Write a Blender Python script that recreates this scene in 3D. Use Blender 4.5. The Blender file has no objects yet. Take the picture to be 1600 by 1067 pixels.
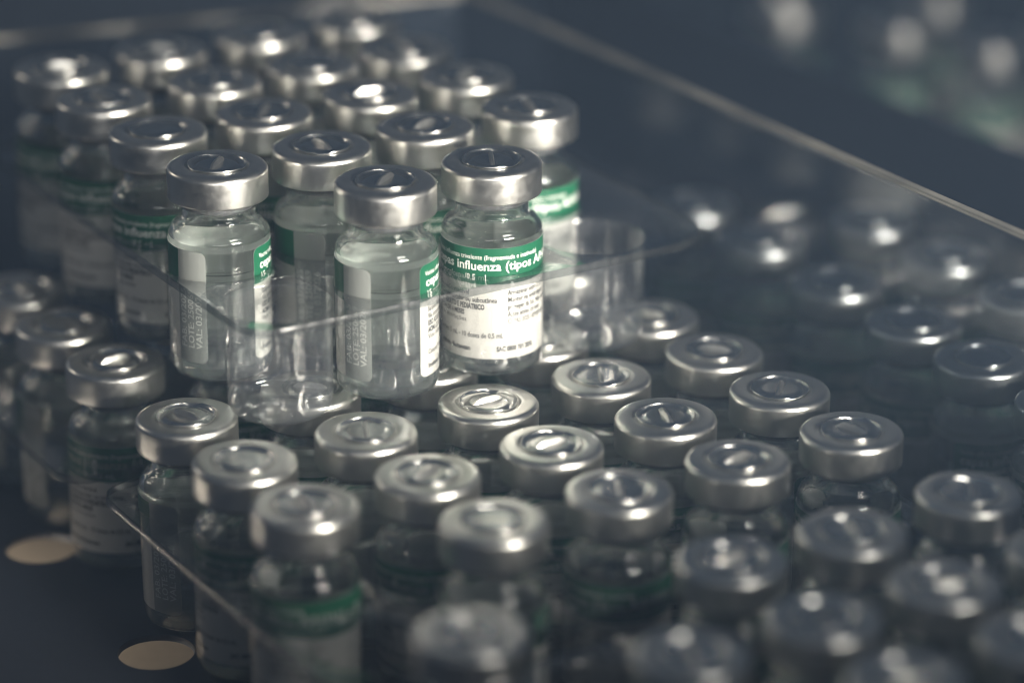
import bpy, bmesh, math, random
from mathutils import Vector, Matrix
# one Blender unit = one centimetre
S = bpy.context.scene
C = S.collection
S.unit_settings.system = 'METRIC'
S.unit_settings.scale_length = 0.01
random.seed(7)
R = math.radians
PI = math.pi

# ------------------------------------------------------------------ camera
ZC = 30.045
cam_d = bpy.data.cameras.new("camera")
cam = bpy.data.objects.new("camera", cam_d)
C.objects.link(cam)
cam.location = (0, -60, ZC)
cam.rotation_euler = (R(90 - 21.87), 0, 0)
cam_d.sensor_width = 36
cam_d.lens = 115.54
cam_d.clip_start = 1
cam_d.clip_end = 2000
cam_d.dof.use_dof = True
cam_d.dof.focus_distance = 66.0
cam_d.dof.aperture_fstop = 0.042
S.camera = cam

# ------------------------------------------------------------------ world
W = bpy.data.worlds.new("World")
S.world = W
W.use_nodes = True
bg = W.node_tree.nodes["Background"]
bg.inputs[0].default_value = (0.62, 0.76, 1.0, 1)
bg.inputs[1].default_value = 0.042

# ------------------------------------------------------------------ lamps
def area(name, loc, target, sx, sy, power, col):
    d = bpy.data.lights.new(name, 'AREA')
    d.shape = 'RECTANGLE'
    d.size, d.size_y = sx, sy
    d.energy = power
    d.color = col
    o = bpy.data.objects.new(name, d)
    C.objects.link(o)
    o.location = loc
    v = Vector(target) - Vector(loc)
    o.rotation_euler = v.to_track_quat('-Z', 'Y').to_euler()
    return o
key = area("key_lamp", (39, -44, 18.5), (0, 2, 6.5), 20, 7, 12000, (1.0, 0.94, 0.83))
key.data.spread = R(50)
hi = area("high_lamp", (31, -36, 44), (0, 2, 6.5), 18, 11, 1400, (1.0, 0.95, 0.86))
hi.data.spread = R(50)
lo = area("low_fill", (4, -64, 13), (0, 2, 8), 44, 9, 1800, (1.0, 0.96, 0.90))  # broad fill added low in front to brighten the cap sides
lo.data.spread = R(70)
area("side_lamp", (-24, -44, 34), (-2, 2, 6), 5, 3, 250, (1.0, 0.92, 0.8))
area("back_lamp", (-42, 22, 24), (-2, 4, 7), 8, 5, 1100, (1.0, 0.88, 0.72))
area("board_fill", (-14.5, 0.5, -.4), (-9.0, 0.9, -1.1), 7, .6, 900, (1.0, 0.87, 0.70))  # fill added under the shelf to brighten the board below the holes

V = S.view_settings
V.view_transform = 'Standard'
V.look = 'None'
V.exposure = 0
V.gamma = 1
cy = S.cycles
cy.max_bounces = 20
cy.transmission_bounces = 20
cy.transparent_max_bounces = 40
cy.glossy_bounces = 8
cy.diffuse_bounces = 4
cy.sample_clamp_indirect = 40
cy.blur_glossy = 0.5
cy.use_denoising = True
cy.filter_width = 1.15
try:
    cy.denoiser = 'OPENIMAGEDENOISE'
except Exception:
    pass

# ------------------------------------------------------------------ materials
def mat(name):
    m = bpy.data.materials.new(name)
    m.use_nodes = True
    nt = m.node_tree
    nt.nodes.clear()
    out = nt.nodes.new('ShaderNodeOutputMaterial')
    return m, nt, out
def N(nt, kind, **kw):
    n = nt.nodes.new(kind)
    for k, v in kw.items():
        if k in n.inputs: n.inputs[k].default_value = v
        else: setattr(n, k, v)
    return n
def noise(nt, scale, detail=3, stretch=None):
    tc = N(nt, 'ShaderNodeTexCoord')
    mp = N(nt, 'ShaderNodeMapping')
    if stretch: mp.inputs['Scale'].default_value = stretch
    nz = N(nt, 'ShaderNodeTexNoise', Scale=scale, Detail=detail)
    nt.links.new(tc.outputs['Object'], mp.inputs[0])
    nt.links.new(mp.outputs[0], nz.inputs['Vector'])
    return nz
def ramp(nt, src, a, b, lo=0.35, hi=0.65):
    r = N(nt, 'ShaderNodeMapRange')
    r.inputs[1].default_value = lo; r.inputs[2].default_value = hi
    r.inputs[3].default_value = a; r.inputs[4].default_value = b
    nt.links.new(src, r.inputs[0])
    return r.outputs[0]
def mixcol(nt, fac, c1, c2):
    m = N(nt, 'ShaderNodeMix', data_type='RGBA')
    m.inputs[6].default_value = c1; m.inputs[7].default_value = c2
    nt.links.new(fac, m.inputs[0])
    return m.outputs[2]
def metal(name, col, rough, bump=0.02, scale=18):
    m, nt, out = mat(name)
    p = N(nt, 'ShaderNodeBsdfPrincipled', Metallic=1.0, Roughness=rough)
    nz = noise(nt, scale, 4)
    nt.links.new(ramp(nt, nz.outputs[0], rough * .92, rough * 1.1), p.inputs['Roughness'])
    c2 = tuple(x * .95 for x in col)
    nt.links.new(mixcol(nt, nz.outputs[0], (*c2, 1), (*col, 1)), p.inputs['Base Color'])
    b = N(nt, 'ShaderNodeBump', Strength=bump, Distance=0.05)
    nz2 = noise(nt, 5, 2)
    nt.links.new(nz2.outputs[0], b.inputs['Height'])
    nt.links.new(b.outputs[0], p.inputs['Normal'])
    nt.links.new(p.outputs[0], out.inputs[0])
    return m
M_ALU = metal("brushed_aluminium", (.80, .79, .755), .31, .03, 6)
M_DISC = metal("polished_aluminium", (.74, .74, .72), .24, .04, 6)

def glass(name, ior, col, clear):
    """refracting glass with a share of straight transmission, as thin walls pass light"""
    m, nt, out = mat(name)
    g = N(nt, 'ShaderNodeBsdfGlass', IOR=ior, Roughness=0.0)
    g.inputs['Color'].default_value = (*col, 1)
    t = N(nt, 'ShaderNodeBsdfTransparent')
    t.inputs[0].default_value = (*col, 1)
    mx = N(nt, 'ShaderNodeMixShader')
    mx.inputs[0].default_value = clear
    nt.links.new(g.outputs[0], mx.inputs[1]); nt.links.new(t.outputs[0], mx.inputs[2])
    nt.links.new(mx.outputs[0], out.inputs[0])
    return m
M_GLASS = glass("vial_glass", 1.5, (.985, .995, .99), .12)
M_LIQ = glass("clear_liquid", 1.33, (.985, .99, .99), .5)

def thin_plastic(name, tint, haze, bump, rough=.05, base=.07, haze_col=(.5, .53, .58)):
    m, nt, out = mat(name)
    tr = N(nt, 'ShaderNodeBsdfTransparent')
    tr.inputs[0].default_value = (*tint, 1)
    gl = N(nt, 'ShaderNodeBsdfGlossy', Roughness=rough)
    df = N(nt, 'ShaderNodeBsdfDiffuse')
    df.inputs[0].default_value = (*haze_col, 1)
    lw = N(nt, 'ShaderNodeLayerWeight', Blend=.5)
    pw = N(nt, 'ShaderNodeMath', operation='POWER'); pw.inputs[1].default_value = 3.0
    nt.links.new(lw.outputs['Facing'], pw.inputs[0])
    mr = N(nt, 'ShaderNodeMapRange')
    mr.inputs[3].default_value = base; mr.inputs[4].default_value = .85
    nt.links.new(pw.outputs[0], mr.inputs[0])
    nz = noise(nt, 1.6, 3)
    b = N(nt, 'ShaderNodeBump', Strength=bump, Distance=.08)
    nt.links.new(nz.outputs[0], b.inputs['Height'])
    nt.links.new(b.outputs[0], gl.inputs['Normal'])
    nt.links.new(b.outputs[0], lw.inputs['Normal'])
    m1 = N(nt, 'ShaderNodeMixShader')
    nt.links.new(ramp(nt, noise(nt, .7, 4).outputs[0], haze * .5, haze * 1.5), m1.inputs[0])
    nt.links.new(tr.outputs[0], m1.inputs[1]); nt.links.new(df.outputs[0], m1.inputs[2])
    m2 = N(nt, 'ShaderNodeMixShader')
    nt.links.new(mr.outputs[0], m2.inputs[0])
    nt.links.new(m1.outputs[0], m2.inputs[1]); nt.links.new(gl.outputs[0], m2.inputs[2])
    nt.links.new(m2.outputs[0], out.inputs[0])
    return m
M_BODY = thin_plastic("vial_body_glass", (.97, .985, .98), 0.0, .02, .01, .045)
M_TRAY = thin_plastic("clear_tray_plastic", (.96, .97, .97), .04, .3, .06, .12)
M_LIP = thin_plastic("tray_lip_plastic", (.50, .52, .53), .02, .2, .2, .035, (.5, .52, .52))
M_WALL = thin_plastic("clear_box_plastic", (.86, .89, .92), .015, .05, .07, .05, (.34, .42, .55))

def paper(name, col, transl, rough=.4, col2=None):
    m, nt, out = mat(name)
    p = N(nt, 'ShaderNodeBsdfPrincipled', Roughness=rough)
    nz = noise(nt, 6, 4)
    c2 = col2 or tuple(x * .93 for x in col)
    cc = mixcol(nt, nz.outputs[0], (*c2, 1), (*col, 1))
    nt.links.new(cc, p.inputs['Base Color'])
    b = N(nt, 'ShaderNodeBump', Strength=.15, Distance=.02)
    nt.links.new(noise(nt, 3, 2).outputs[0], b.inputs['Height'])
    nt.links.new(b.outputs[0], p.inputs['Normal'])
    t = N(nt, 'ShaderNodeBsdfTranslucent')
    nt.links.new(cc, t.inputs[0])
    mx = N(nt, 'ShaderNodeMixShader')
    mx.inputs[0].default_value = transl
    nt.links.new(p.outputs[0], mx.inputs[1]); nt.links.new(t.outputs[0], mx.inputs[2])
    nt.links.new(mx.outputs[0], out.inputs[0])
    return m
M_WHITE = paper("white_label_paper", (.84, .82, .78), .42)
M_GREEN = paper("green_label_print", (.014, .125, .062), .2, .35)
M_BACK = paper("label_reverse", (.95, .94, .92), .35, .6)
M_BATCH = paper("grey_batch_panel", (.40, .42, .40), .35, .35)
def plain(name, col, rough=.5, spec=.5):
    m, nt, out = mat(name)
    p = N(nt, 'ShaderNodeBsdfPrincipled', Roughness=rough)
    nz = noise(nt, 4, 4)
    nt.links.new(mixcol(nt, nz.outputs[0], (*[x * .8 for x in col], 1), (*col, 1)), p.inputs['Base Color'])
    p.inputs['Specular IOR Level'].default_value = spec
    nt.links.new(p.outputs[0], out.inputs[0])
    return m
M_INK = plain("black_ink", (.02, .02, .022))
M_INKW = plain("white_ink", (.82, .84, .80))
M_INKG = plain("pale_batch_ink", (.74, .76, .72))
M_RUB = plain("grey_rubber", (.16, .16, .17), .6)
M_FLOOR = plain("navy_shelf", (.075, .088, .115), .4)
M_DIV = plain("navy_divider", (.018, .023, .042), .45)
M_BEIGE = plain("beige_board", (.60, .52, .42), .7)
M_EDGE = thin_plastic("frosted_box_edge", (.6, .6, .6), .35, .1, .3, .08, (.62, .58, .5))

# ------------------------------------------------------------------ mesh helpers
def mesh_from_bm(name, bm, mats, smooth=True, angle=35):
    me = bpy.data.meshes.new(name)
    bm.normal_update()
    bm.to_mesh(me); bm.free()
    for m in mats: me.materials.append(m)
    if smooth:
        me.shade_smooth()
        me.set_sharp_from_angle(angle=R(angle))
    return me
def lathe_bm(prof, n=64):
    bm = bmesh.new()
    rings = []
    for r, z in prof:
        if r < 1e-6: rings.append([bm.verts.new((0, 0, z))])
        else: rings.append([bm.verts.new((r * math.cos(2 * PI * k / n), r * math.sin(2 * PI * k / n), z)) for k in range(n)])
    for a, b in zip(rings, rings[1:]):
        for k in range(n):
            l = (k + 1) % n
            if len(a) == 1 and len(b) == 1: continue
            if len(a) == 1: bm.faces.new((a[0], b[l], b[k]))
            elif len(b) == 1: bm.faces.new((a[k], a[l], b[0]))
            else: bm.faces.new((a[k], a[l], b[l], b[k]))
    return bm
def arc(cx, cz, r, a0, a1, n):
    return [(cx + r * math.cos(R(a0 + (a1 - a0) * k / n)), cz + r * math.sin(R(a0 + (a1 - a0) * k / n))) for k in range(n + 1)]
def ob(name, me, parent=None, loc=(0, 0, 0), rot=(0, 0, 0)):
    o = bpy.data.objects.new(name, me)
    C.objects.link(o)
    o.location = loc; o.rotation_euler = rot
    if parent: o.parent = parent
    return o
def tag(o, label, cat, group=None):
    o['label'] = label; o['category'] = cat
    if group: o['group'] = group
    return o

# ------------------------------------------------------------------ vial meshes (all z from the vial's base)
RB = 1.03
outer = [(0, .07), (.55, .06), (.78, .015)] + arc(.86, .165, .165, -90, 0, 6)[0:0] + \
        [(.86, 0)] + arc(.87, .16, .16, -85, 0, 7) + [(RB, .5), (RB, 1.2), (RB, 2.0), (RB, 2.78)] + \
        arc(RB - .30, 2.90, .30, 0, 66, 9) + [(.806, 3.215), (.776, 3.25), (.757, 3.30), (.752, 3.40), (.752, 3.66), (.80, 3.72),
        (.95, 3.76), (.965, 3.80), (.965, 4.14), (.93, 4.17)]
inner = [(.61, 4.17), (.61, 3.42), (.63, 3.31), (.68, 3.22)] + arc(RB - .32, 2.89, .215, 66, 0, 7)[0:] + \
        [(.925, 2.78), (.925, 2.0), (.925, 1.2), (.925, .5)] + arc(.80, .335, .125, 0, -85, 6) + [(.6, .195), (.3, .19), (0, .20)]
bm = lathe_bm(outer + inner, 72)
for f in bm.faces:                                        # thin straight wall below, thick shoulder and neck above
    if .45 < f.calc_center_median().z < 2.84: f.material_index = 1
ME_BOTTLE = mesh_from_bm("bottle", bm, [M_GLASS, M_BODY], angle=50)
FILL = 2.24
liq = [(0, .19), (.3, .18), (.6, .185)] + arc(.80, .335, .135, -85, 0, 6) + [(.935, .5), (.935, 1.2), (.935, 2.0), (.935, FILL + .055), (.925, FILL + .055), (.905, FILL + .03), (.87, FILL + .01), (.8, FILL), (0, FILL)]
ME_LIQ = mesh_from_bm("liquid", lathe_bm(liq, 72), [M_LIQ], angle=60)
stp = [(0, 3.44), (.30, 3.44), (.36, 3.50), (.42, 3.46), (.58, 3.46), (.615, 3.50), (.615, 4.16), (0.9, 4.175), (.9, 4.28), (0, 4.28)]
ME_STOP = mesh_from_bm("stopper", lathe_bm(stp, 48), [M_RUB])
capp = [(.80, 3.74), (.79, 3.695), (.90, 3.675), (.985, 3.685)] + arc(.985, 3.725, .04, -80, 0, 3) + [(1.022, 3.9), (1.024, 4.1)] + \
       arc(1.024 - .115, 4.228, .115, 0, 82, 8) + [(.86, 4.3465), (.72, 4.347), (.675, 4.344), (.65, 4.332), (.635, 4.296), (.62, 4.285), (.575, 4.285), (0, 4.285)]
ME_CAP = mesh_from_bm("cap", lathe_bm(capp, 72), [M_ALU], angle=50)
def disc_mesh(seed):
    rnd = random.Random(seed)
    prof = [(.57, 4.286), (.59, 4.31), (.60, 4.368)] + arc(.585, 4.370, .014, 0, 170, 5) + [(.55, 4.345), (.51, 4.318), (.47, 4.312), (.44, 4.322), (.40, 4.345), (.36, 4.350), (.2, 4.344), (0, 4.34)]
    bm = lathe_bm(prof, 72)
    ph = rnd.uniform(0, 6)
    for v in bm.verts:                                    # the lip is pressed unevenly and dips at its three bridges
        r = math.hypot(v.co.x, v.co.y); a = math.atan2(v.co.y, v.co.x)
        if r > .5 and v.co.z > 4.31:
            v.co.z += .004 * math.sin(a + ph) + .003 * math.sin(3 * a + 2 * ph)
            d = min(abs((a - ph - k * 2 * PI / 3 + PI) % (2 * PI) - PI) for k in range(3))
            if d < .28: v.co.z -= .03 * (1 - max(0, (d - .18) / .10))
        elif r < .4: v.co.z += .006 * v.co.x * math.cos(ph) + .006 * v.co.y * math.sin(ph)
    return mesh_from_bm("tear_off_disc", bm, [M_DISC], angle=60)
ME_DISC = [disc_mesh(k) for k in range(5)]
def score_mesh():
    bm = bmesh.new()
    L, w = .36, .05
    st = []
    for k in range(7):
        x = -L + 2 * L * k / 6
        h = .11 * (1 - abs(x / L) ** 4) + .004
        st.append([bm.verts.new((x, -w, 4.338)), bm.verts.new((x, -w * .45, 4.338 + h)), bm.verts.new((x, w * .45, 4.338 + h)), bm.verts.new((x, w, 4.338))])
    for a, b in zip(st, st[1:]):
        for k in range(3): bm.faces.new((a[k], b[k], b[k + 1], a[k + 1]))
    bm.faces.new(st[0]); bm.faces.new(st[-1][::-1])
    return mesh_from_bm("score_line", bm, [M_ALU], angle=30)
ME_SCORE = score_mesh()

def label_mesh(name, a0, a1, z0, z1, corners, m_out, m_in, r0=1.034, r1=1.042, rc=.14):
    """curved sheet from angle a0 to a1 (degrees), corners = which of (a0 z0, a0 z1, a1 z0, a1 z1) are rounded"""
    bm = bmesh.new()
    angs = [a0 + (a1 - a0) * k / max(2, int((a1 - a0) / 4)) for k in range(max(2, int((a1 - a0) / 4)) + 1)]
    dc = math.degrees(rc / RB)
    for k in range(1, 7):
        t = dc * (1 - math.cos(k / 6 * PI / 2))
        angs += [a0 + t, a1 - t]
    angs = sorted(set(round(a, 4) for a in angs))
    cols = []
    for a in angs:
        lo, hi = z0, z1
        for i, (ca, cz) in enumerate(((a0, 0), (a0, 1), (a1, 0), (a1, 1))):
            d = abs(a - ca) * RB * PI / 180
            if i in corners and d < rc:
                cut = rc - math.sqrt(max(0, rc * rc - (rc - d) ** 2))
                if cz: hi = z1 - cut
                else: lo = z0 + cut
        c = []
        for r in (r1, r0):
            c.append([bm.verts.new((r * math.cos(R(a)), r * math.sin(R(a)), lo + (hi - lo) * t / 4)) for t in range(5)])
        cols.append(c)
    for p, q in zip(cols, cols[1:]):
        for t in range(4):
            f = bm.faces.new((p[0][t], q[0][t], q[0][t + 1], p[0][t + 1])); f.material_index = 0
            f = bm.faces.new((q[1][t], p[1][t], p[1][t + 1], q[1][t + 1])); f.material_index = 1
        f = bm.faces.new((p[0][4], q[0][4], q[1][4], p[1][4])); f.material_index = 1
        f = bm.faces.new((p[1][0], q[1][0], q[0][0], p[0][0])); f.material_index = 1
    for c in (cols[0], cols[-1]):
        for t in range(4):
            f = bm.faces.new((c[0][t], c[0][t + 1], c[1][t + 1], c[1][t])); f.material_index = 1
    bmesh.ops.recalc_face_normals(bm, faces=bm.faces)
    return mesh_from_bm(name, bm, [m_out, m_in], angle=40)
ZL, ZM, ZT = .41, 2.03, 2.80
END = 266
ME_LABEL = label_mesh("label", 0, END, ZL, ZM, (0,), M_WHITE, M_BACK)
ME_BAND = label_mesh("green_band", 0, END, ZM, ZT, (1,), M_GREEN, M_BACK)
ME_BATCH = label_mesh("batch_panel", END, END + 37, ZL, ZT, (2, 3), M_BATCH, M_BATCH)

def text_polys(s, bold=0.0):
    cu = bpy.data.curves.new("t", 'FONT')
    cu.body = s; cu.size = 1.0; cu.offset = bold; cu.resolution_u = 2; cu.fill_mode = 'FRONT'
    o = bpy.data.objects.new("t", cu)
    C.objects.link(o)
    dg = bpy.context.evaluated_depsgraph_get()
    me = o.evaluated_get(dg).to_mesh()
    vs = [(v.co.x, v.co.y) for v in me.vertices]
    fs = [tuple(p.vertices) for p in me.polygons]
    o.evaluated_get(dg).to_mesh_clear()
    bpy.data.objects.remove(o); bpy.data.curves.remove(cu)
    return vs, fs
def print_mesh(name, lines, m, r=1.0465):
    """lines: (text, start angle deg, baseline z, letter height, line width, bold, vertical)"""
    V_, F_ = [], []
    for s, a, z, h, wid, bold, vert in lines:
        vs, fs = text_polys(s, bold)
        b = len(V_)
        k = h / .72
        ex = [x for x, y in vs]
        wx = wid / ((max(ex) - min(ex)) * k)
        for x, y in vs:
            if vert: th, zz = R(a) - y * k / r, z + x * k * wx      # reads upwards
            else: th, zz = R(a) + x * k * wx / r, z + y * k
            V_.append((r * math.cos(th), r * math.sin(th), zz))
        F_ += [tuple(i + b for i in f) for f in fs]
    me = bpy.data.meshes.new(name)
    me.from_pydata(V_, [], F_)
    me.materials.append(m)
    return me
ME_BPRINT = print_mesh("band_print", [
    ("Vacina influenza trivalente (fragmentada e inativada)", 8, 2.56, .105, 2.55, .006, 0),
    ("cepas influenza (tipos A/H1N1 e B)", 9, 2.33, .19, 3.90, .018, 0),
    ("15 mcg/cepa/0,5 mL", 10, 2.12, .125, 1.34, .010, 0)], M_INKW)
ME_LPRINT = print_mesh("label_print", [
    ("Suspensão injetável", 12, 1.79, .105, .92, .012, 0),
    ("Via intramuscular ou subcutânea", 12, 1.64, .105, 1.51, .012, 0),
    ("USO ADULTO E PEDIÁTRICO", 12, 1.485, .115, 1.25, .035, 0),
    ("ACIMA DE 6 MESES", 12, 1.34, .105, .82, .03, 0),
    ("Vide instruções", 12, 1.20, .10, .86, .0, 0),
    ("Contém 5 mL - 10 doses de 0,5 mL", 12, .87, .11, 1.63, .012, 0),
    ("Instituto Butantan", 12, .58, .10, .94, .03, 0),
    ("Armazenar entre 2 e 8 °C", 107, 1.79, .105, 1.12, .012, 0),
    ("Manter na embalagem", 107, 1.635, .105, 1.02, .012, 0),
    ("proteger da luz. Não congelar", 107, 1.48, .105, 1.30, .012, 0),
    ("Agite antes de usar", 107, 1.325, .105, .88, .012, 0),
    ("CEPAS 2025 HEMISFÉRIO SUL", 107, 1.17, .105, 1.30, .0, 0),
    ("SAC 0800 701 2850", 94, .58, .105, .84, .035, 0)], M_INK)
ME_TPRINT = print_mesh("batch_print", [
    ("FAB: 03/2025", END + 11, .72, .14, 1.25, .012, 1),
    ("LOTE: 250069", END + 21, .72, .14, 1.25, .012, 1),
    ("VAL: 03/2026", END + 31, .72, .14, 1.25, .012, 1)], M_INKG)

# ------------------------------------------------------------------ a vial
count = [0]
def vial(x, y, z, start, label, group, tilt=None):
    """start = angle of the label's first edge, measured from the side that faces the camera, positive to the right"""
    k = count[0]; count[0] += 1
    rnd = random.Random(100 + k)
    t = bpy.data.objects.new("glass_vial", None)
    t.empty_display_size = .5
    C.objects.link(t)
    az = math.degrees(math.atan2(-60 - y, 0 - x))
    t.location = (x, y, z)
    tl = tilt or (rnd.uniform(-.7, .7), rnd.uniform(-.7, .7))
    t.rotation_euler = (R(tl[0]), R(tl[1]), R(az + start))
    tag(t, label, "vial", group)
    ob("bottle", ME_BOTTLE, t)
    ob("liquid", ME_LIQ, t)
    ob("stopper", ME_STOP, t)
    c = ob("cap", ME_CAP, t)
    spin = rnd.uniform(0, 6.28)
    d = ob("tear_off_disc", ME_DISC[rnd.randrange(5)], c, rot=(0, 0, spin))
    if (rnd.random() < .75 or k < 4) and group != "vials beyond the clear box wall":
        ob("score_line", ME_SCORE, c, rot=(0, 0, rnd.uniform(R(50), R(130)) - R(az + start) if k < 8 else rnd.uniform(0, 3.1)))
    l = ob("label", ME_LABEL, t); ob("label_print", ME_LPRINT, l)['kind'] = 'stuff'
    g = ob("green_band", ME_BAND, t); ob("band_print", ME_BPRINT, g)['kind'] = 'stuff'
    b = ob("batch_panel", ME_BATCH, t); ob("batch_print", ME_TPRINT, b)['kind'] = 'stuff'
    return t

UA, UO, USU, USV = R(31.1588), (-5.9643, 2.6197), 2.4579, 2.6020
LA, LO, LSU, LSV = R(30.8305), (-6.4344, .0830), 2.7229, 2.4441
def ucell(i, j): return (UO[0] + USU * i * math.cos(UA) + USV * j * math.sin(UA), UO[1] + USU * i * math.sin(UA) - USV * j * math.cos(UA))
def lcell(i, j): return (LO[0] + LSU * i * math.cos(LA) + LSV * j * math.sin(LA), LO[1] + LSU * i * math.sin(LA) - LSV * j * math.cos(LA))
ZU = 4.40                                                # base of the upper vials

GU = "vials standing in the upper clear tray"
GL = "vials standing in the lower clear trays"
num = ["first", "second", "third", "fourth", "fifth"]
upper = {(1, 1): (39, "left vial in the upper tray's front row, grey batch strip and label gap facing forward"),
    (2, 1): (-89, "right vial in the upper tray's front row, green and white printed label facing forward"),
    (0, 0): (41, "vial with label gap facing forward, leftmost in second row, behind the empty left cup"),
    (1, 0): (57, "vial half hidden between the two upper vials whose label gaps face forward"),
    (2, 0): (-60, "upper vial whose cap shows behind and between the two front row vials"),
    (3, 0): (-100, "slightly blurred green-banded vial at the right end of the second row, behind empty right cup"),
    (0, -1): (-95, "vial with dim green band at the left end of the upper tray's third row")}
for (i, j) in [(1, 1), (2, 1), (0, 0), (1, 0), (2, 0), (3, 0), (0, -1), (1, -1), (2, -1), (3, -1), (0, -2), (1, -2), (2, -2), (3, -2), (0, -3), (1, -3), (2, -3), (3, -3)]:
    st, lb = upper.get((i, j), (None, None))
    if st is None:
        st = random.uniform(-140, 60)
        row = {-1: "third row", -2: "fourth row", -3: "rearmost row"}[j]
        lb = "silver-capped vial, %s from the left in the %s of the upper tray" % (num[i], row)
    x, y = ucell(i, j)
    s = .10 if j < -1 else (.02 if j == -1 else 0)
    x += random.uniform(-s, s); y += random.uniform(-s, s)
    vial(x, y, ZU, st, lb, GU, (0, 0) if (i, j) in ((1, 1), (2, 1)) else None)

lower = [(0, 0, 42), (1, 0, -60), (2, 0, -40), (3, 0, -80), (4, .05, -70)] + [(i, 1, [-115, 40, -90, -80, 30][i]) for i in range(5)] + \
        [(i, 2, [-150, -100, -60, -120, 20][i]) for i in range(5)] + [(i, 3, [0, 45, -130, -170, -150][i]) for i in range(1, 5)]
rown = ["rearmost row", "third row", "second row", "front row"]
for i, j, st in lower:
    x, y = lcell(i, j)
    jj = int(j + .5)
    idx = i - (1 if jj == 3 else 0)
    vial(x, y, 0, st, "silver-capped vial, %s from left in the %s of the middle lower tray" % (num[idx], rown[jj]) if jj < 3
         else "silver-capped vial, %s from the left in the front row of the middle lower tray" % num[idx], GL)
near = [(.01, 4.52, 20, "large blurred vial at the bottom edge, leftmost of the nearest lower tray"),
    (2.06, 4.46, -100, "blurred vial in the nearest tray's rear row, second from left"),
    (3.01, 4.52, -80, "blurred vial in the nearest tray's rear row, third from left"),
    (4.05, 4.42, -120, "vial at the right end of the nearest tray's rear row"),
    (1.05, 5.58, -60, "blurred vial in the nearest tray's second row, leftmost in view"),
    (2.08, 5.59, 10, "blurred vial in the nearest tray's second row, middle one in view"),
    (3.05, 5.62, -90, "blurred vial in the nearest tray's second row, right of the middle one"),
    (4.03, 5.6, 0, "vial cut by the right edge in the nearest tray's second row"),
    (2.05, 6.62, 0, "vial cut by the bottom edge of the photo at the lower right, left of two"),
    (3.05, 6.6, 0, "vial cut by the bottom right corner of the photo")]
for i, j, st, lb in near: vial(*lcell(i, j), 0, st, lb, GL)
back = [(i, -1.4, "vial in the front row of the rear lower tray, %s from the left" % num[i]) for i in range(5)]
back += [(0, -2.41, "dim vial in the second row of the rear lower tray, at its left end"), (1, -2.41, "dim vial in the second row of the rear lower tray, next to the left end"),
         (0, -3.42, "dim vial at the photo's left edge, third row of the rear lower tray")]
for i, j, lb in back: vial(*lcell(i - (.03 if i == 0 else 0), j), 0, 25 if j < -2 else -90, lb, GL)
GS = "vials beyond the clear box wall"
for i, j, st, lb in [(5.76, -1.09, -90, "farthest vial in the row beyond the clear wall, next to the tray corner"), (5.72, .19, -60, "second farthest vial in the row beyond the clear wall"),
    (5.70, 1.32, -120, "middle vial in the row beyond the clear wall"), (5.72, 2.31, -30, "second nearest vial in the row beyond the clear wall"), (5.7, 3.4, -60, "nearest vial in the row beyond the clear wall, cut by right edge")]:
    vial(*lcell(i, j), 0, st, lb, GS)
for i, j, lb in [(6.85, -1.0, "faint vial in the second row beyond the clear wall, farthest one"), (6.85, .15, "faint vial in the second row beyond the clear wall, middle one"),
    (6.85, 1.3, "faint vial in the second row beyond the clear wall, at the photo's right edge"), (5.75, -2.2, "faint vial beyond the clear wall, behind the right tip of the upper tray")]:
    vial(*lcell(i, j), 0, -70, lb, GS)
GF = "far vials behind the dark divider"
for i, j, lb in [(10.98, -5.02, "far blurred vial behind the dark divider with bright cap and green band"), (12.05, -5.1, "far blurred vial behind the dark divider at the right edge of the photo"),
    (10.62, -6.15, "far blurred vial behind the dark divider, left of the bright-capped one"), (11.6, -6.9, "far blurred vial behind the dark divider, cut by the top edge"),
    (10.0, -7.4, "far dim vial behind the dark divider, between two others at the top edge")]:
    vial(*lcell(i, j), 0, -100, lb, GF)

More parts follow.
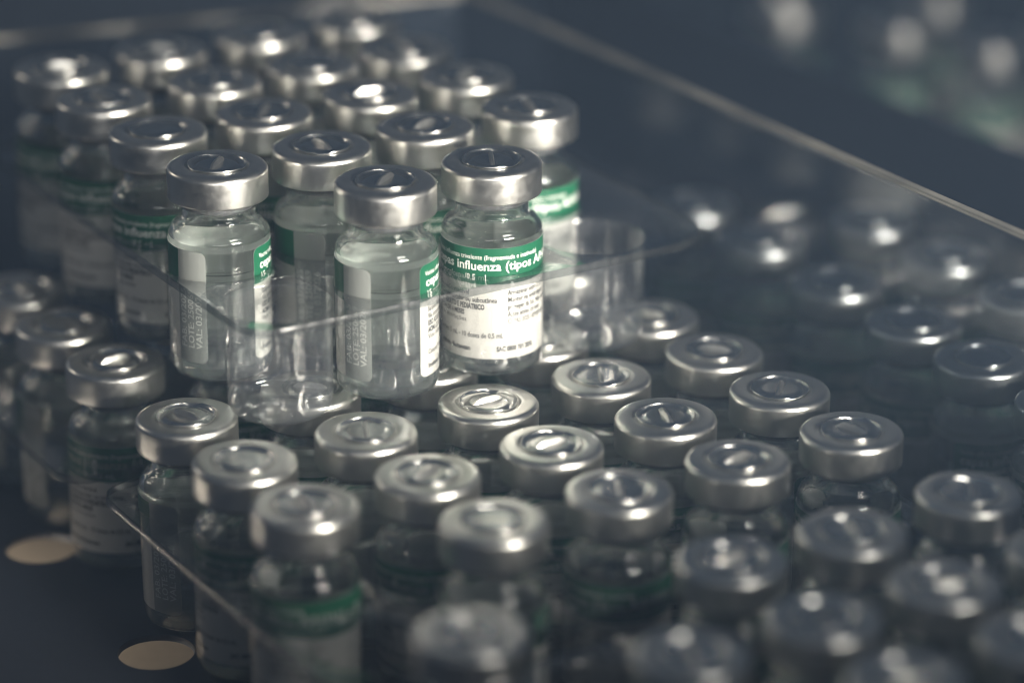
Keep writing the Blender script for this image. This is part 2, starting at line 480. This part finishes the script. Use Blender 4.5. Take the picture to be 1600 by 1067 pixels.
# ------------------------------------------------------------------ trays
def sheet_with_cups(bm, nx, ny, su, sv, small, ring, mx, my, corner, seg=32):
    big = corner
    """flat sheet of nx by ny cells with round cups; ring = [(radius, z)] from the sheet down, last one closes; origin at the first cup"""
    for i in range(nx):
        for j in range(ny):
            cx, cy = i * su, j * sv
            xl = -su / 2 if i else -mx[0]; xr = su / 2 if i < nx - 1 else mx[1]
            yl = -sv / 2 if j else -my[0]; yr = sv / 2 if j < ny - 1 else my[1]
            angs = [2 * PI * k / seg for k in range(seg)]
            for px in (xl, xr):
                for py in (yl, yr): angs.append(math.atan2(py, px) % (2 * PI))
            angs = sorted(set(round(a, 5) for a in angs))
            out = []
            for a in angs:
                dx, dy = math.cos(a), math.sin(a)
                t = min((xr / dx) if dx > 1e-9 else 1e9, (xl / dx) if dx < -1e-9 else 1e9, (yr / dy) if dy > 1e-9 else 1e9, (yl / dy) if dy < -1e-9 else 1e9)
                px, py = dx * t, dy * t
                for ex, sx_, isx in ((xl, -1, i == 0), (xr, 1, i == nx - 1)):
                    for ey, sy_, isy in ((yl, -1, j == 0), (yr, 1, j == ny - 1)):
                        if isx and isy and corner > 0:
                            corner = big if sx_ > 0 else small
                            kx, ky = ex - sx_ * corner, ey - sy_ * corner
                            qx, qy = (px - kx) * sx_, (py - ky) * sy_
                            if qx > 0 and qy > 0:
                                l = math.hypot(qx, qy)
                                px, py = kx + sx_ * qx / l * corner, ky + sy_ * qy / l * corner
                out.append(bm.verts.new((cx + px, cy + py, ring[0][1])))
            prev = out
            n = len(angs)
            for r, z in ring:
                if r < 1e-6:
                    c = bm.verts.new((cx, cy, z))
                    for k in range(n): bm.faces.new((prev[k], prev[(k + 1) % n], c))
                    prev = None
                    break
                cur = [bm.verts.new((cx + r * math.cos(a), cy + r * math.sin(a), z)) for a in angs]
                for k in range(n): bm.faces.new((prev[k], prev[(k + 1) % n], cur[(k + 1) % n], cur[k]))
                prev = cur
    bmesh.ops.remove_doubles(bm, verts=bm.verts, dist=.002)
def tray(name, nx, ny, su, sv, mx, my, origin, ang, depth, label):
    bm = bmesh.new()
    f = depth
    ring = [(1.10, f), (1.085, f - .01), (1.075, f - .04), (1.07, f - .1), (1.068, f - 1.2), (1.06, .34), (1.05, .2), (1.0, .07), (.93, .012), (.84, 0), (.55, 0), (.45, .05), (.0, .06)]
    sheet_with_cups(bm, nx, ny, su, sv, .7, ring, mx, my, 1.25)
    edge = [e for e in bm.edges if e.is_boundary]
    r = bmesh.ops.extrude_edge_only(bm, edges=edge)
    vs = [v for v in r['geom'] if isinstance(v, bmesh.types.BMVert)]
    mxx, mxy = (nx - 1) * su / 2, (ny - 1) * sv / 2
    ctr = Vector((mxx, mxy, 0))
    for v in vs:
        d = (v.co - ctr); d.z = 0; d.normalize()
        v.co += d * .04; v.co.z += .02
    for f_ in [x for x in r['geom'] if isinstance(x, bmesh.types.BMFace)]: f_.material_index = 1
    for off, dz in ((.02, -.03), (.0, -.14)):
        r = bmesh.ops.extrude_edge_only(bm, edges=[e for e in bm.edges if e.is_boundary])
        for v in [v for v in r['geom'] if isinstance(v, bmesh.types.BMVert)]:
            d = (v.co - ctr); d.z = 0; d.normalize()
            v.co += d * off; v.co.z += dz
        for f_ in [x for x in r['geom'] if isinstance(x, bmesh.types.BMFace)]: f_.material_index = 1
    bmesh.ops.recalc_face_normals(bm, faces=bm.faces)
    me = mesh_from_bm(name, bm, [M_TRAY, M_LIP], angle=45)
    o = ob(name, me, None, origin, (0, 0, ang))
    return tag(o, label, "tray")
# sheet x runs along +u, sheet y along -v (away from the camera)
ox, oy = ucell(0, 1)
tray("vial_tray", 4, 5, USU, USV, (1.18, 2.3), (1.28, 1.5), (ox, oy, ZU - .015), UA, 2.235, "clear tray of round cups holding the upper vials, two front corner cups empty")
ox, oy = lcell(0, 3)
tray("vial_tray", 5, 4, LSU, LSV, (1.40, 1.5), (1.2, 1.5), (ox, oy, -.015), LA, 2.5, "clear tray holding the middle lower vials, partly under the upper tray")
ox, oy = lcell(0, 6.6)
tray("vial_tray", 5, 3, LSU, LSV * 1.05, (1.75, 1.7), (1.5, 1.5), (ox, oy, -.015), LA, 2.5, "clear plastic tray holding the blurred vials nearest the camera")
ox, oy = lcell(0, -1.4)
tray("vial_tray", 5, 4, LSU, LSV, (1.75, 1.7), (1.3, 1.5), (ox, oy, -.015), LA, 2.5, "clear plastic tray holding the dim lower vials at the rear left")

# ------------------------------------------------------------------ clear box round the trays
def slab(name, p, q, z0, z1, th, m, parent=None):
    d = Vector((q[0] - p[0], q[1] - p[1], 0)); L = d.length; d.normalize()
    n = Vector((-d.y, d.x, 0)) * th / 2
    bm = bmesh.new()
    nseg = 12
    rings = []
    for k in range(nseg + 1):
        c = Vector((p[0], p[1], 0)) + d * L * k / nseg
        rings.append([bm.verts.new(c - n + Vector((0, 0, z0))), bm.verts.new(c + n + Vector((0, 0, z0))), bm.verts.new(c + n + Vector((0, 0, z1))), bm.verts.new(c - n + Vector((0, 0, z1)))])
    for a, b in zip(rings, rings[1:]):
        for k in range(4): bm.faces.new((a[k], b[k], b[(k + 1) % 4], a[(k + 1) % 4]))
    bm.faces.new(rings[0][::-1]); bm.faces.new(rings[-1])
    bmesh.ops.recalc_face_normals(bm, faces=bm.faces)
    bmesh.ops.bevel(bm, geom=[e for e in bm.edges if e.calc_face_angle(0) > 1], offset=th * .2, segments=2, affect='EDGES')
    return ob(name, mesh_from_bm(name, bm, [m], angle=40), parent)
HB = 8.0
pr0, pr1 = ucell(5.20, 6.5), ucell(4.88, -4.15)
pb0, pb1 = ucell(-3.2, -5.55), ucell(4.80, -4.02)
box = bpy.data.objects.new("clear_box", None)
C.objects.link(box)
tag(box, "clear plastic box with pale rim, its right and rear walls round the trays", "box")
slab("side_wall", pr0, pr1, -.1, HB - .06, .22, M_WALL, box)
slab("rear_wall", pb0, pb1, -.1, HB - .06, .22, M_WALL, box)
slab("rim", pr0, pr1, HB - .057, HB + .05, .26, M_EDGE, box)
slab("rim", pb0, pb1, HB - .057, HB + .05, .26, M_EDGE, box)

# ------------------------------------------------------------------ dark divider beyond the box
d0, d1 = ucell(8.95, 7.0), ucell(8.45, -8.0)
dv = slab("dark_divider", d0, d1, -.1, 5.1, .5, M_DIV)
tag(dv, "dark navy upright divider running beside the clear box", "divider")

# ------------------------------------------------------------------ unseen dark slab, added to shade the lower labels from the key lamp
blocker = slab("unseen_blocker", (-34, -45.5), (30, -8.2), -.1, 9.2, 1.2, M_DIV)
blocker['kind'] = 'structure'

# ------------------------------------------------------------------ shelf with round holes, board below
bm = bmesh.new()
h0, h1 = Vector((-7.10, -1.43)), Vector((-10.03, 3.40))
hv = h1 - h0
sheet_with_cups(bm, 1, 2, 5, hv.length, .76, [(.77, 0), (.76, -.02), (.76, -.13), (.78, -.15)], (70, 120), (60, 150), 0, seg=48)
bmesh.ops.recalc_face_normals(bm, faces=bm.faces)
sh = ob("shelf_floor", mesh_from_bm("shelf_floor", bm, [M_FLOOR], angle=40), None, (h0.x, h0.y, -.13), (0, 0, math.atan2(hv.y, hv.x) - PI / 2))
sh['kind'] = 'structure'
bm = bmesh.new()
bmesh.ops.create_grid(bm, x_segments=8, y_segments=8, size=150)
bd = ob("board_below_shelf", mesh_from_bm("board_below_shelf", bm, [M_BEIGE]), None, (0, 40, -1.1))
bd['kind'] = 'structure'

# ------------------------------------------------------------------ thin haze volume added to lift the blacks like a milky veil
m, nt, out = mat("black_lift_veil")
pv = N(nt, 'ShaderNodeVolumePrincipled', Density=.0015, Anisotropy=0.0)
pv.inputs['Color'].default_value = (.46, .67, 1.0, 1)
nt.links.new(pv.outputs[0], out.inputs['Volume'])
bm = bmesh.new()
bmesh.ops.create_cube(bm, size=1)
bmesh.ops.scale(bm, vec=(420, 420, 66), verts=bm.verts)
hz = ob("haze", mesh_from_bm("haze", bm, [m], smooth=False), None, (0, 40, 24))
hz['kind'] = 'stuff'
